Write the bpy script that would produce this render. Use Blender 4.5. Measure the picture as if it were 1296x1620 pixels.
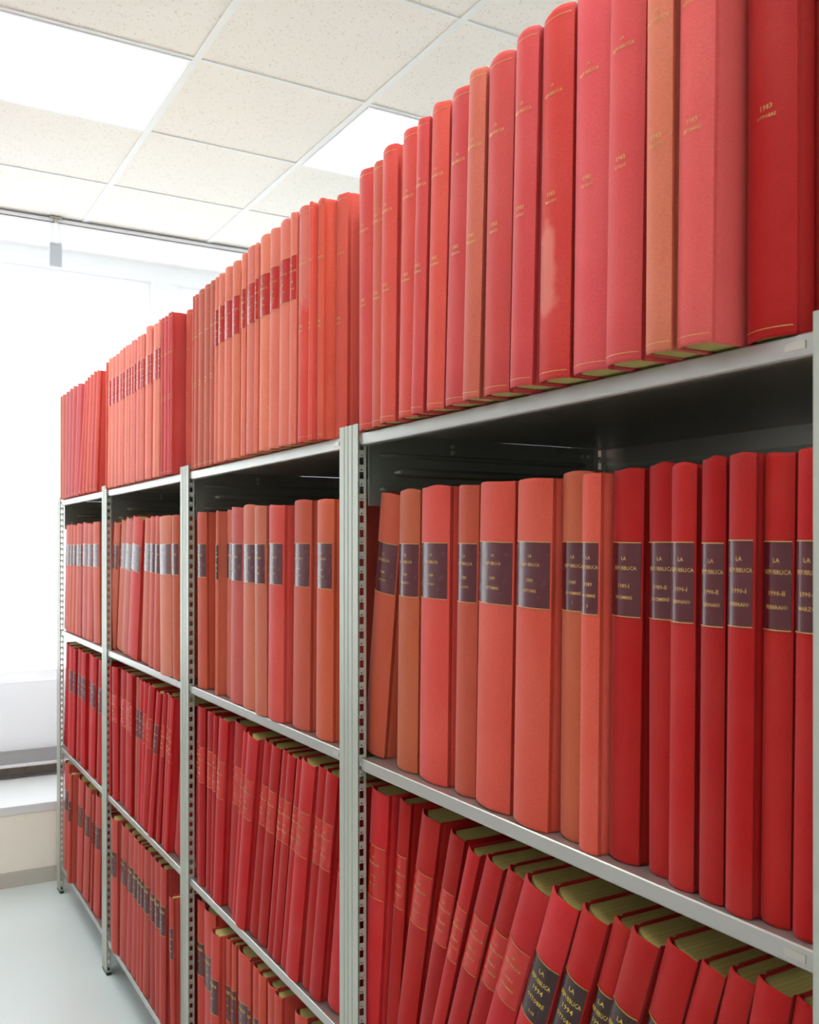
import bpy, bmesh, math, random
from mathutils import Vector, Matrix

random.seed(11)
scene = bpy.context.scene
for o in list(bpy.data.objects):
    bpy.data.objects.remove(o)
COL = scene.collection
R = math.radians

# ------------------------------------------------------------------ camera
CAM_H = 1.533
CAM_D = 0.758          # distance from the camera to the front plane of the rack (x = 0)
cam_data = bpy.data.cameras.new('camera')
cam = bpy.data.objects.new('camera', cam_data)
COL.objects.link(cam)
cam.location = (-CAM_D, 0.0, CAM_H)
cam.rotation_euler = (R(90), 0, R(-30))
cam_data.sensor_fit = 'VERTICAL'
cam_data.sensor_height = 36.0
cam_data.lens = 1500.0 / 1620.0 * 36.0
cam_data.shift_y = 53.0 / 1620.0
cam_data.clip_start = 0.01
cam_data.clip_end = 60
cam_data.dof.use_dof = True
cam_data.dof.focus_distance = 1.55
cam_data.dof.aperture_fstop = 11.0
scene.camera = cam

# ------------------------------------------------------------------ world, lights, exposure
scene.view_settings.view_transform = 'Standard'
scene.view_settings.look = 'None'
scene.view_settings.gamma = 1.0
scene.view_settings.use_curve_mapping = False
scene.view_settings.exposure = 0.68
world = bpy.data.worlds.new('overcast_sky')
scene.world = world
world.use_nodes = True
wn = world.node_tree
wn.nodes['Background'].inputs[0].default_value = (0.90, 0.96, 1.0, 1)
wn.nodes['Background'].inputs[1].default_value = 2.3
LAMP_STRENGTH = 12.0      # ceiling fixtures, applied in their builder
scene.cycles.max_bounces = 8
scene.cycles.transparent_max_bounces = 8
scene.cycles.sample_clamp_indirect = 6.0


def portal(name, loc, rot, sx, sy):
    d = bpy.data.lights.new(name, 'AREA')
    d.shape = 'RECTANGLE'
    d.size = sx
    d.size_y = sy
    d.cycles.is_portal = True
    o = bpy.data.objects.new(name, d)
    COL.objects.link(o)
    o.location = loc
    o.rotation_euler = rot
    return o


WALL_Y = 5.14            # window wall
LEDGE_Y = 4.573          # front of the low ledge under the window
CEIL = 3.06
XL, XR, YB = -2.2, 2.6, -2.6
portal('window_daylight', (0.2, WALL_Y + 0.14, 1.905), (R(-90), 0, 0), 4.2, 2.12)


# ------------------------------------------------------------------ materials
def srgb(c):
    return tuple(((v / 255.0) / 12.92 if v / 255.0 <= 0.04045 else (((v / 255.0) + 0.055) / 1.055) ** 2.4) for v in c) + (1,)


def mat(name, color=(200, 200, 200), rough=0.6, metal=0.0, spec=0.5):
    m = bpy.data.materials.new(name)
    m.use_nodes = True
    b = m.node_tree.nodes['Principled BSDF']
    b.inputs['Base Color'].default_value = srgb(color)
    b.inputs['Roughness'].default_value = rough
    b.inputs['Metallic'].default_value = metal
    b.inputs['Specular IOR Level'].default_value = spec
    return m


class NT:
    def __init__(self, m):
        self.t = m.node_tree
        self.b = self.t.nodes['Principled BSDF']

    def n(self, kind, **kw):
        x = self.t.nodes.new(kind)
        for k, v in kw.items():
            if k.startswith('i_'):
                key = k[2:]
                x.inputs[int(key) if key.isdigit() else key.replace('_', ' ')].default_value = v
            else:
                setattr(x, k, v)
        return x

    def l(self, a, b):
        self.t.links.new(a, b)


def cloth_material(name, wear='soft'):
    """book cloth: colour from the object, fine horizontal weave, soft fading"""
    m = mat(name, rough=0.62, spec=0.2)
    q = NT(m)
    oi = q.n('ShaderNodeObjectInfo')
    tc = q.n('ShaderNodeTexCoord')
    # slow blotchy fading, its own shape on every book
    add = q.n('ShaderNodeVectorMath', operation='ADD')
    cmb = q.n('ShaderNodeCombineXYZ')
    mul = q.n('ShaderNodeMath', operation='MULTIPLY')
    mul.inputs[1].default_value = 37.0
    q.l(oi.outputs['Random'], mul.inputs[0])
    q.l(mul.outputs[0], cmb.inputs[0]); q.l(mul.outputs[0], cmb.inputs[2])
    q.l(tc.outputs['Object'], add.inputs[0]); q.l(cmb.outputs[0], add.inputs[1])
    n1 = q.n('ShaderNodeTexNoise', i_Scale=7.0, i_Detail=3.0, i_Roughness=0.55)
    q.l(add.outputs[0], n1.inputs['Vector'])
    r1 = q.n('ShaderNodeMapRange', i_1=0.38, i_2=0.72, i_3=0.0, i_4=0.22)
    q.l(n1.outputs[0], r1.inputs[0])
    fade = q.n('ShaderNodeMix', data_type='RGBA')
    q.l(r1.outputs[0], fade.inputs['Factor'])
    hsv = q.n('ShaderNodeHueSaturation', i_Hue=0.508, i_Saturation=0.9, i_Value=1.12)
    q.l(oi.outputs['Color'], hsv.inputs['Color'])
    q.l(oi.outputs['Color'], fade.inputs[6]); q.l(hsv.outputs[0], fade.inputs[7])
    # weave
    mp = q.n('ShaderNodeMapping')
    mp.inputs['Scale'].default_value = (260, 260, 1500)
    q.l(tc.outputs['Object'], mp.inputs[0])
    n2 = q.n('ShaderNodeTexNoise', i_Scale=1.0, i_Detail=2.0, i_Roughness=0.6)
    q.l(mp.outputs[0], n2.inputs['Vector'])
    r2 = q.n('ShaderNodeMapRange', i_1=0.3, i_2=0.7, i_3=0.86, i_4=1.12)
    q.l(n2.outputs[0], r2.inputs[0])
    mm = q.n('ShaderNodeMix', data_type='RGBA', blend_type='MULTIPLY', i_0=1.0)
    q.l(fade.outputs[2], mm.inputs[6]); q.l(r2.outputs[0], mm.inputs[7])
    last = mm.outputs[2]
    if wear != 'soft':
        # a pale bleached patch with its own ragged outline
        sep = q.n('ShaderNodeSeparateXYZ')
        q.l(tc.outputs['Object'], sep.inputs[0])
        nz = q.n('ShaderNodeTexNoise', i_Scale=16.0, i_Detail=5.0)
        q.l(tc.outputs['Object'], nz.inputs['Vector'])
        vec = q.n('ShaderNodeVectorMath', operation='DISTANCE')
        vec.inputs[1].default_value = (0.0, 0.006, 0.135) if wear == 'stain' else (0.0, 0.0, 0.30)
        sc = q.n('ShaderNodeVectorMath', operation='MULTIPLY')
        sc.inputs[1].default_value = (1, 1.4, 0.55) if wear == 'stain' else (1, 0.3, 0.30)
        q.l(tc.outputs['Object'], sc.inputs[0])
        vec.inputs[1].default_value = (0.0, 0.012, 0.075) if wear == 'stain' else (0.0, 0.0, 0.105)
        q.l(sc.outputs[0], vec.inputs[0])
        ad = q.n('ShaderNodeMath', operation='MULTIPLY_ADD')
        ad.inputs[1].default_value = 0.06; ad.inputs[2].default_value = -0.03
        q.l(nz.outputs[0], ad.inputs[0])
        sm = q.n('ShaderNodeMath', operation='ADD')
        q.l(vec.outputs['Value'], sm.inputs[0]); q.l(ad.outputs[0], sm.inputs[1])
        rr = q.n('ShaderNodeMapRange', i_1=0.022, i_2=0.034, i_3=0.75, i_4=0.0)
        q.l(sm.outputs[0], rr.inputs[0])
        mx = q.n('ShaderNodeMix', data_type='RGBA')
        mx.inputs[7].default_value = srgb((214, 120, 104))
        q.l(rr.outputs[0], mx.inputs['Factor']); q.l(last, mx.inputs[6])
        last = mx.outputs[2]
    q.l(last, q.b.inputs['Base Color'])
    bp = q.n('ShaderNodeBump', i_Strength=0.35, i_Distance=0.0006)
    q.l(n2.outputs[0], bp.inputs['Height']); q.l(bp.outputs[0], q.b.inputs['Normal'])
    q.b.inputs['Sheen Weight'].default_value = 0.14
    q.b.inputs['Sheen Roughness'].default_value = 0.35
    q.b.inputs['Sheen Tint'].default_value = (1.0, 0.80, 0.86, 1)
    return m


def label_material(name, color):
    m = mat(name, color, rough=0.22, spec=0.4)
    q = NT(m)
    tc = q.n('ShaderNodeTexCoord')
    n = q.n('ShaderNodeTexNoise', i_Scale=60.0, i_Detail=4.0)
    q.l(tc.outputs['Object'], n.inputs['Vector'])
    r = q.n('ShaderNodeMapRange', i_1=0.35, i_2=0.75, i_3=0.2, i_4=0.3)
    q.l(n.outputs[0], r.inputs[0]); q.l(r.outputs[0], q.b.inputs['Roughness'])
    bp = q.n('ShaderNodeBump', i_Strength=0.05, i_Distance=0.0003)
    q.l(n.outputs[0], bp.inputs['Height']); q.l(bp.outputs[0], q.b.inputs['Normal'])
    return m


def page_material():
    m = mat('page_edges', (214, 200, 128), rough=0.9, spec=0.2)
    q = NT(m)
    tc = q.n('ShaderNodeTexCoord')
    mp = q.n('ShaderNodeMapping')
    mp.inputs['Scale'].default_value = (3, 900, 3)
    q.l(tc.outputs['Object'], mp.inputs[0])
    n = q.n('ShaderNodeTexNoise', i_Scale=1.0, i_Detail=2.0)
    q.l(mp.outputs[0], n.inputs['Vector'])
    cr = q.n('ShaderNodeMix', data_type='RGBA')
    cr.inputs[6].default_value = srgb((160, 140, 76)); cr.inputs[7].default_value = srgb((204, 184, 112))
    q.l(n.outputs[0], cr.inputs['Factor']); q.l(cr.outputs[2], q.b.inputs['Base Color'])
    return m


def steel_material(name, color, rough, metal, spots=0.0):
    m = mat(name, color, rough=rough, metal=metal)
    q = NT(m)
    tc = q.n('ShaderNodeTexCoord')
    n = q.n('ShaderNodeTexNoise', i_Scale=2.2, i_Detail=1.0, i_Roughness=0.4)
    q.l(tc.outputs['Object'], n.inputs['Vector'])
    c = srgb(color)
    mx = q.n('ShaderNodeMix', data_type='RGBA')
    mx.inputs[6].default_value = tuple(v * 0.96 for v in c[:3]) + (1,)
    mx.inputs[7].default_value = tuple(min(1, v * 1.03) for v in c[:3]) + (1,)
    q.l(n.outputs[0], mx.inputs['Factor']); q.l(mx.outputs[2], q.b.inputs['Base Color'])
    return m


M = {}
M['cloth'] = cloth_material('book_cloth')
M['cloth_stain'] = cloth_material('book_cloth_with_stain', 'stain')
M['cloth_patch'] = cloth_material('book_cloth_with_bleached_band', 'patch')
M['pages'] = page_material()
M['label_maroon'] = label_material('maroon_label_paper', (84, 24, 30))
M['label_dark'] = label_material('dark_brown_label_paper', (52, 20, 18))
M['label_red'] = label_material('red_label_paper', (190, 30, 16))
M['label_wine'] = label_material('wine_label_paper', (112, 40, 46))
M['gold'] = mat('gold_foil', (206, 160, 92), rough=0.4, metal=0.35)
M['yellow'] = mat('yellow_foil', (216, 186, 70), rough=0.5)
M['post'] = steel_material('grey_green_lacquered_steel', (176, 178, 164), 0.38, 0.25)
M['shelf'] = steel_material('galvanised_shelf_steel', (178, 175, 168), 0.33, 0.75)
M['panel'] = steel_material('dark_side_panel_steel', (136, 140, 130), 0.32, 0.6)
M['bolt'] = steel_material('zinc_bolt_steel', (190, 186, 172), 0.3, 0.8)
M['foot'] = mat('black_plastic', (26, 28, 28), rough=0.5)
M['white_metal'] = mat('white_enamel', (246, 247, 250), rough=0.35)
M['wall'] = mat('cream_wall_paint', (243, 236, 220), rough=0.8)
M['white_wall'] = mat('white_wall_paint', (236, 237, 238), rough=0.8)
M['sill'] = mat('grey_white_ledge', (222, 222, 220), rough=0.5)
M['base'] = mat('grey_beige_vinyl', (190, 184, 170), rough=0.5)
M['brown'] = mat('brown_shaded_parapet', (84, 74, 64), rough=0.6)  # parapet brown with its shadow put into the colour


def wall_stains():
    q = NT(M['wall'])
    tc = q.n('ShaderNodeTexCoord')
    n = q.n('ShaderNodeTexNoise', i_Scale=5.0, i_Detail=6.0, i_Roughness=0.7)
    q.l(tc.outputs['Object'], n.inputs['Vector'])
    r = q.n('ShaderNodeMapRange', i_1=0.56, i_2=0.68, i_3=0.0, i_4=0.5)
    q.l(n.outputs[0], r.inputs[0])
    mx = q.n('ShaderNodeMix', data_type='RGBA')
    mx.inputs[6].default_value = srgb((243, 236, 220)); mx.inputs[7].default_value = srgb((226, 214, 184))
    q.l(r.outputs[0], mx.inputs['Factor']); q.l(mx.outputs[2], q.b.inputs['Base Color'])


wall_stains()


def floor_material():
    m = mat('pale_grey_green_linoleum', (204, 211, 206), rough=0.3, spec=0.4)
    q = NT(m)
    tc = q.n('ShaderNodeTexCoord')
    n = q.n('ShaderNodeTexNoise', i_Scale=3.0, i_Detail=8.0, i_Roughness=0.6)
    q.l(tc.outputs['Object'], n.inputs['Vector'])
    mx = q.n('ShaderNodeMix', data_type='RGBA')
    mx.inputs[6].default_value = srgb((203, 211, 208)); mx.inputs[7].default_value = srgb((211, 218, 214))
    q.l(n.outputs[0], mx.inputs['Factor']); q.l(mx.outputs[2], q.b.inputs['Base Color'])
    r = q.n('ShaderNodeMapRange', i_1=0.3, i_2=0.7, i_3=0.3, i_4=0.36)
    q.l(n.outputs[0], r.inputs[0]); q.l(r.outputs[0], q.b.inputs['Roughness'])
    return m


def ceiling_material():
    m = mat('mineral_fibre_tile', (232, 224, 212), rough=0.95, spec=0.1)
    q = NT(m)
    tc = q.n('ShaderNodeTexCoord')
    v = q.n('ShaderNodeTexVoronoi', i_Scale=95.0)
    v.feature = 'F1'
    n0 = q.n('ShaderNodeTexNoise', i_Scale=60.0, i_Detail=2.0)
    q.l(tc.outputs['Object'], n0.inputs['Vector'])
    q.l(tc.outputs['Object'], v.inputs['Vector'])
    th = q.n('ShaderNodeMapRange', i_1=0.16, i_2=0.34, i_3=1.0, i_4=0.0)
    q.l(v.outputs['Distance'], th.inputs[0])
    t2 = q.n('ShaderNodeMapRange', i_1=0.46, i_2=0.58, i_3=0.0, i_4=0.75)
    q.l(n0.outputs[0], t2.inputs[0])
    mu = q.n('ShaderNodeMath', operation='MULTIPLY')
    q.l(th.outputs[0], mu.inputs[0]); q.l(t2.outputs[0], mu.inputs[1])
    mx = q.n('ShaderNodeMix', data_type='RGBA')
    mx.inputs[6].default_value = srgb((242, 236, 229)); mx.inputs[7].default_value = srgb((202, 188, 168))
    q.l(mu.outputs[0], mx.inputs['Factor']); q.l(mx.outputs[2], q.b.inputs['Base Color'])
    return m


def emission(name, color, strength):
    m = bpy.data.materials.new(name)
    m.use_nodes = True
    b = m.node_tree.nodes['Principled BSDF']
    b.inputs['Base Color'].default_value = (0.9, 0.9, 0.9, 1)
    b.inputs['Emission Color'].default_value = color
    b.inputs['Emission Strength'].default_value = strength
    return m


def sheer_material():
    m = bpy.data.materials.new('sheer_white_voile')
    m.use_nodes = True
    t = m.node_tree
    t.nodes.remove(t.nodes['Principled BSDF'])
    out = t.nodes['Material Output']
    tr = t.nodes.new('ShaderNodeBsdfTransparent')
    tl = t.nodes.new('ShaderNodeBsdfTranslucent'); tl.inputs[0].default_value = (0.93, 0.94, 0.96, 1)
    df = t.nodes.new('ShaderNodeBsdfDiffuse'); df.inputs[0].default_value = (0.9, 0.9, 0.92, 1)
    a = t.nodes.new('ShaderNodeMixShader'); a.inputs[0].default_value = 0.5
    b = t.nodes.new('ShaderNodeMixShader'); b.inputs[0].default_value = 0.27
    t.links.new(tl.outputs[0], a.inputs[1]); t.links.new(df.outputs[0], a.inputs[2])
    t.links.new(tr.outputs[0], b.inputs[1]); t.links.new(a.outputs[0], b.inputs[2])
    t.links.new(b.outputs[0], out.inputs[0])
    return m


def glass_material():
    m = bpy.data.materials.new('window_glass')
    m.use_nodes = True
    t = m.node_tree
    t.nodes.remove(t.nodes['Principled BSDF'])
    out = t.nodes['Material Output']
    tr = t.nodes.new('ShaderNodeBsdfTransparent'); tr.inputs[0].default_value = (0.96, 0.98, 0.98, 1)
    gl = t.nodes.new('ShaderNodeBsdfGlossy'); gl.inputs[1].default_value = 0.02
    b = t.nodes.new('ShaderNodeMixShader'); b.inputs[0].default_value = 0.005
    t.links.new(tr.outputs[0], b.inputs[1]); t.links.new(gl.outputs[0], b.inputs[2])
    t.links.new(b.outputs[0], out.inputs[0])
    return m


def clear_plastic():
    m = bpy.data.materials.new('frosted_clear_plastic')
    m.use_nodes = True
    t = m.node_tree
    b = t.nodes['Principled BSDF']
    b.inputs['Base Color'].default_value = (0.9, 0.93, 0.97, 1)
    b.inputs['Roughness'].default_value = 0.3
    tr = t.nodes.new('ShaderNodeBsdfTransparent')
    x = t.nodes.new('ShaderNodeMixShader'); x.inputs[0].default_value = 0.5
    t.links.new(tr.outputs[0], x.inputs[1]); t.links.new(b.outputs[0], x.inputs[2])
    t.links.new(x.outputs[0], t.nodes['Material Output'].inputs[0])
    return m


M['floor'] = floor_material()
M['ceiling'] = ceiling_material()
M['tbar'] = mat('white_ceiling_bar', (236, 235, 233), rough=0.6)
M['diffuser'] = emission('lit_light_diffuser', (0.93, 0.97, 1.0, 1), LAMP_STRENGTH)
M['louvre'] = emission('lit_louvre_pan', (0.93, 0.97, 1.0, 1), LAMP_STRENGTH * 0.2)
M['sheer'] = sheer_material()
M['glass'] = glass_material()
M['clear'] = clear_plastic()


# ------------------------------------------------------------------ mesh helpers
class MB:
    """collects boxes, prisms and quads; build() links them as one mesh object"""

    def __init__(self):
        self.v = []
        self.f = []

    def quad(self, pts):
        k = len(self.v)
        self.v += [tuple(p) for p in pts]
        self.f.append(tuple(range(k, k + len(pts))))

    def box(self, x0, x1, y0, y1, z0, z1):
        k = len(self.v)
        self.v += [(x0, y0, z0), (x1, y0, z0), (x1, y1, z0), (x0, y1, z0), (x0, y0, z1), (x1, y0, z1), (x1, y1, z1), (x0, y1, z1)]
        for q in ((0, 3, 2, 1), (4, 5, 6, 7), (0, 1, 5, 4), (1, 2, 6, 5), (2, 3, 7, 6), (3, 0, 4, 7)):
            self.f.append(tuple(k + i for i in q))

    def rings(self, rings, closed=True, caps=True):
        k = len(self.v)
        n = len(rings[0])
        for r in rings:
            self.v += [tuple(p) for p in r]
        for i in range(len(rings) - 1):
            for j in range(n if closed else n - 1):
                a = k + i * n + j
                b = k + i * n + (j + 1) % n
                self.f.append((a, b, b + n, a + n))
        if caps:
            self.f.append(tuple(k + j for j in reversed(range(n))))
            self.f.append(tuple(k + (len(rings) - 1) * n + j for j in range(n)))

    def cyl(self, p, axis, r, h, seg=12):
        ax = Vector(axis).normalized()
        u = ax.orthogonal().normalized()
        w = ax.cross(u)
        p = Vector(p)
        rs = []
        for t, rr in ((0, r), (h * 0.8, r), (h, r * 0.75)):
            rs.append([p + ax * t + (u * math.cos(a) + w * math.sin(a)) * rr for a in [2 * math.pi * i / seg for i in range(seg)]])
        self.rings(rs)

    def build(self, name, m, parent=None, bevel=0.0, smooth=False):
        me = bpy.data.meshes.new(name)
        me.from_pydata(self.v, [], self.f)
        bm = bmesh.new()
        bm.from_mesh(me)
        bmesh.ops.recalc_face_normals(bm, faces=bm.faces)
        bm.to_mesh(me)
        bm.free()
        me.materials.append(m)
        if smooth:
            me.shade_smooth()
            me.set_sharp_from_angle(angle=R(35))
        o = bpy.data.objects.new(name, me)
        COL.objects.link(o)
        if parent:
            o.parent = parent
        if bevel:
            b = o.modifiers.new('bevel', 'BEVEL')
            b.width = bevel
            b.segments = 2
            b.limit_method = 'ANGLE'
        return o


def tag(o, label=None, cat=None, group=None, kind=None):
    for k, v in (('label', label), ('category', cat), ('group', group), ('kind', kind)):
        if v:
            o[k] = v
    return o


def empty(name, loc=(0, 0, 0)):
    o = bpy.data.objects.new(name, None)
    o.empty_display_size = 0.05
    COL.objects.link(o)
    o.location = loc
    return o


# ------------------------------------------------------------------ room
b = MB(); b.box(XL, XR, YB, WALL_Y, -0.05, 0.0)
tag(b.build('floor', M['floor']), kind='structure')
b = MB(); b.box(XL, XR, YB, WALL_Y + 0.2, CEIL, CEIL + 0.03)
tag(b.build('ceiling', M['ceiling']), kind='structure')
b = MB(); b.box(XL - 0.1, XL, YB, WALL_Y + 0.2, 0, CEIL)
tag(b.build('wall_left', M['white_wall']), kind='structure')
b = MB(); b.box(XR, XR + 0.1, YB, WALL_Y + 0.2, 0, CEIL)
tag(b.build('wall_right', M['white_wall']), kind='structure')
b = MB(); b.box(XL, XR, YB - 0.1, YB, 0, CEIL)
tag(b.build('wall_back', M['white_wall']), kind='structure')
# window wall with one wide opening divided by a pier
WX0, WX1, WZ0, WZ1 = -1.9, 2.3, 0.845, 2.965
PX0, PX1 = 0.60, 0.735
b = MB()
b.box(XL, XR, WALL_Y, WALL_Y + 0.2, 0, WZ0)
b.box(XL, XR, WALL_Y, WALL_Y + 0.2, WZ1, CEIL)
b.box(XL, WX0, WALL_Y, WALL_Y + 0.2, WZ0, WZ1)
b.box(WX1, XR, WALL_Y, WALL_Y + 0.2, WZ0, WZ1)
b.box(PX0, PX1, WALL_Y, WALL_Y + 0.2, WZ0, WZ1)
tag(b.build('wall_far', M['white_wall']), kind='structure')
for k, (a, c) in enumerate(((WX0, PX0), (PX1, WX1))):
    b = MB()
    y0, y1 = WALL_Y + 0.04, WALL_Y + 0.09
    t = 0.05
    b.box(a, c, y0, y1, WZ0, WZ0 + t); b.box(a, c, y0, y1, WZ1 - t, WZ1)
    b.box(a, a + t, y0, y1, WZ0 + t, WZ1 - t); b.box(c - t, c, y0, y1, WZ0 + t, WZ1 - t)
    w = tag(b.build('window_%d' % (k + 1), M['white_metal'], bevel=0.003), kind='structure')
    g = MB(); g.box(a + t, c - t, y0 + 0.02, y0 + 0.026, WZ0 + t, WZ1 - t)
    g.build('window_pane', M['glass'], w)
# low ledge under the window
b = MB(); b.box(XL, XR, LEDGE_Y, WALL_Y, 0.0, 0.324)
tag(b.build('wall_ledge', M['wall']), kind='structure')
b = MB(); b.box(XL, XR, LEDGE_Y - 0.004, WALL_Y, 0.324, 0.363)
tag(b.build('trim_1', M['sill'], bevel=0.002), kind='structure')
b = MB(); b.box(XL, XR, LEDGE_Y - 0.006, LEDGE_Y, 0.0, 0.070)
tag(b.build('baseboard_far', M['base'], bevel=0.001), kind='structure')
b = MB(); b.box(XL, XR, WALL_Y - 0.035, WALL_Y, 0.375, 0.50)  # slatted brown strip standing in for the shadowed parapet below the window
for i in range(60):
    x = XL + 0.05 + i * 0.078
    b.box(x, x + 0.05, WALL_Y - 0.042, WALL_Y - 0.035, 0.385, 0.49)
tag(b.build('trim_2', M['brown']), kind='structure')

# ceiling grid: tiles of 0.6 m
GX, GY = 0.7505, 2.3079
gx = [GX + 0.6 * i for i in range(-4, 4)]
gy = [GY + 0.6 * j for j in range(-8, 6)]
gx = [x for x in gx if XL < x < XR]
gy = [y for y in gy if YB < y < WALL_Y]
b = MB()
for x in gx:
    b.box(x - 0.0120, x + 0.0120, YB, WALL_Y, CEIL - 0.0045, CEIL - 0.0005)
for y in gy:
    b.box(XL, XR, y - 0.0075, y + 0.0075, CEIL - 0.004, CEIL - 0.0004)
tag(b.build('trim_3', M['tbar']), kind='structure')


def ceiling_light(x0, y0, label):
    """recessed fixture over two tiles: frame, bright diffuser strip, louvred side strips"""
    w, d = 1.2, 0.6
    t = empty('ceiling_light', (x0 + w / 2, y0 + d / 2, CEIL))
    tag(t, label, 'light', 'recessed ceiling lights')
    X0, X1, Y0, Y1 = -w / 2 + 0.014, w / 2 - 0.014, -d / 2 + 0.010, d / 2 - 0.010
    f = MB(); z0, z1 = -0.007, -0.0005; e = 0.012
    f.box(X0, X1, Y0, Y0 + e, z0, z1); f.box(X0, X1, Y1 - e, Y1, z0, z1)
    f.box(X0, X0 + e, Y0 + e, Y1 - e, z0, z1); f.box(X1 - e, X1, Y0 + e, Y1 - e, z0, z1)
    f.build('frame', M['white_metal'], t)
    p = MB(); p.box(X0 + e, X1 - e, Y0 + e, Y1 - e, -0.0016, -0.0006)
    p.build('louvre_pan', M['louvre'], t)
    c = MB(); c.box(X0 + e + 0.03, X1 - e - 0.03, -0.155, 0.155, -0.006, -0.0017)
    c.build('diffuser', M['diffuser'], t)
    lv = MB()
    n = 14
    for s in (-1, 1):
        for i in range(n):
            x = X0 + 0.05 + (X1 - X0 - 0.1) * i / (n - 1)
            ya, yb = sorted((s * 0.165, s * (Y1 - e - 0.004)))
            lv.box(x - 0.0015, x + 0.0015, ya, yb, -0.0065, -0.0017)
        lv.box(X0 + e, X1 - e, min(s * 0.157, s * 0.163), max(s * 0.157, s * 0.163), -0.0075, -0.0017)
    lv.build('louvre', M['white_metal'], t)
    return t


rows_y = GY + 0.6
ceiling_light(GX - 1.8, rows_y, 'recessed lit ceiling panel over the open aisle, left of the rack')
ceiling_light(GX, rows_y, 'recessed lit ceiling panel with louvred edge, half hidden behind the top row of books')
ceiling_light(GX - 1.8, rows_y - 2.4, 'added unseen recessed lit ceiling panel over the aisle beside the near books')  # from here on, unseen fixtures added for extra illumination
ceiling_light(GX, rows_y - 2.4, 'added unseen recessed lit ceiling panel above the near bay of the rack')
ceiling_light(GX - 1.8, rows_y - 4.8, 'added unseen recessed lit ceiling panel at the back of the aisle')
ceiling_light(GX, rows_y - 4.8, 'added unseen recessed lit ceiling panel at the back behind the rack')

# curtain rail, sheer curtain and its hanger
RAIL_Y = 4.655
t = empty('curtain_rail', (0.2, RAIL_Y, CEIL))
tag(t, 'white curtain rail fixed under the ceiling in front of the window', 'curtain rail')
b = MB()
b.box(XL - 0.2, XR - 0.2, -0.022, 0.022, -0.0300, -0.026); b.box(XL - 0.2, XR - 0.2, -0.022, -0.019, -0.030, -0.0046)
b.box(XL - 0.2, XR - 0.2, 0.019, 0.022, -0.030, -0.006); b.box(XL - 0.2, XR - 0.2, -0.022, 0.022, -0.009, -0.0055)
b.build('rail', M['white_metal'], t)
b = MB(); b.box(XL - 0.2, XR - 0.2, -0.006, 0.020, -0.0325, -0.0301)
b.build('rail_slot', M['wall'], t)

cb = MB()
xs = [XL + 0.05 + i * (XR - XL - 0.1) / 240 for i in range(241)]
for i in range(240):
    ya = RAIL_Y + 0.004 * math.sin(xs[i] * 9.0)
    yb = RAIL_Y + 0.004 * math.sin(xs[i + 1] * 9.0)
    cb.quad([(xs[i], ya, 0.519), (xs[i + 1], yb, 0.519), (xs[i + 1], yb, CEIL - 0.034), (xs[i], ya, CEIL - 0.034)])
t = empty('sheer_curtain', (0.2, RAIL_Y, 0.519))
tag(t, 'sheer white curtain hanging from the ceiling rail in front of the window', 'curtain')
o = cb.build('curtain_cloth', M['sheer'], t, smooth=True)
o.matrix_parent_inverse = Matrix.Translation((-0.2, -RAIL_Y, -0.519))
b = MB(); b.box(XL - 0.15, XR - 0.25, -0.003, 0.003, 0.0, 0.012)
b.build('hem_bar', M['white_metal'], t)

t = empty('curtain_wand', (0.019, RAIL_Y - 0.03, CEIL))
tag(t, 'clear plastic curtain wand clipped to the ceiling rail by the window', 'curtain wand')
b = MB(); b.box(-0.026, 0.026, -0.012, 0.012, -0.012, -0.0055); b.box(-0.008, 0.008, -0.006, 0.006, -0.035, -0.012)
b.build('clip', M['bolt'], t, bevel=0.002)
b = MB(); b.box(-0.026, -0.006, -0.003, 0.003, -0.215, -0.035); b.box(0.006, 0.026, -0.003, 0.003, -0.215, -0.035)
b.build('clear_strip', M['clear'], t)
b = MB(); b.box(-0.027, 0.027, -0.005, 0.005, -0.235, -0.125)
b.build('weight', mat('pale_grey_plastic', (190, 194, 202), rough=0.4), t, bevel=0.002)

# ------------------------------------------------------------------ the rack
POSTS = [(4.381, 4.456), (3.462, 3.537), (2.484, 2.559), (1.486, 1.560), (0.492, 0.567), (-0.48, -0.405)]
SHELVES = [1.7305, 1.1595, 0.646, 0.130]
DEPTH = 0.565
PTOP = 1.747
rack = empty('steel_shelving_rack', (0, 2.0, 0))
tag(rack, 'long grey steel shelving rack holding red bound volumes, running to the window', 'shelving')
OFF = Matrix.Translation((0, -2.0, 0))


def rack_part(mb, name, m, **kw):
    o = mb.build(name, m, rack, **kw)
    o.matrix_parent_inverse = OFF
    return o


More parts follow.
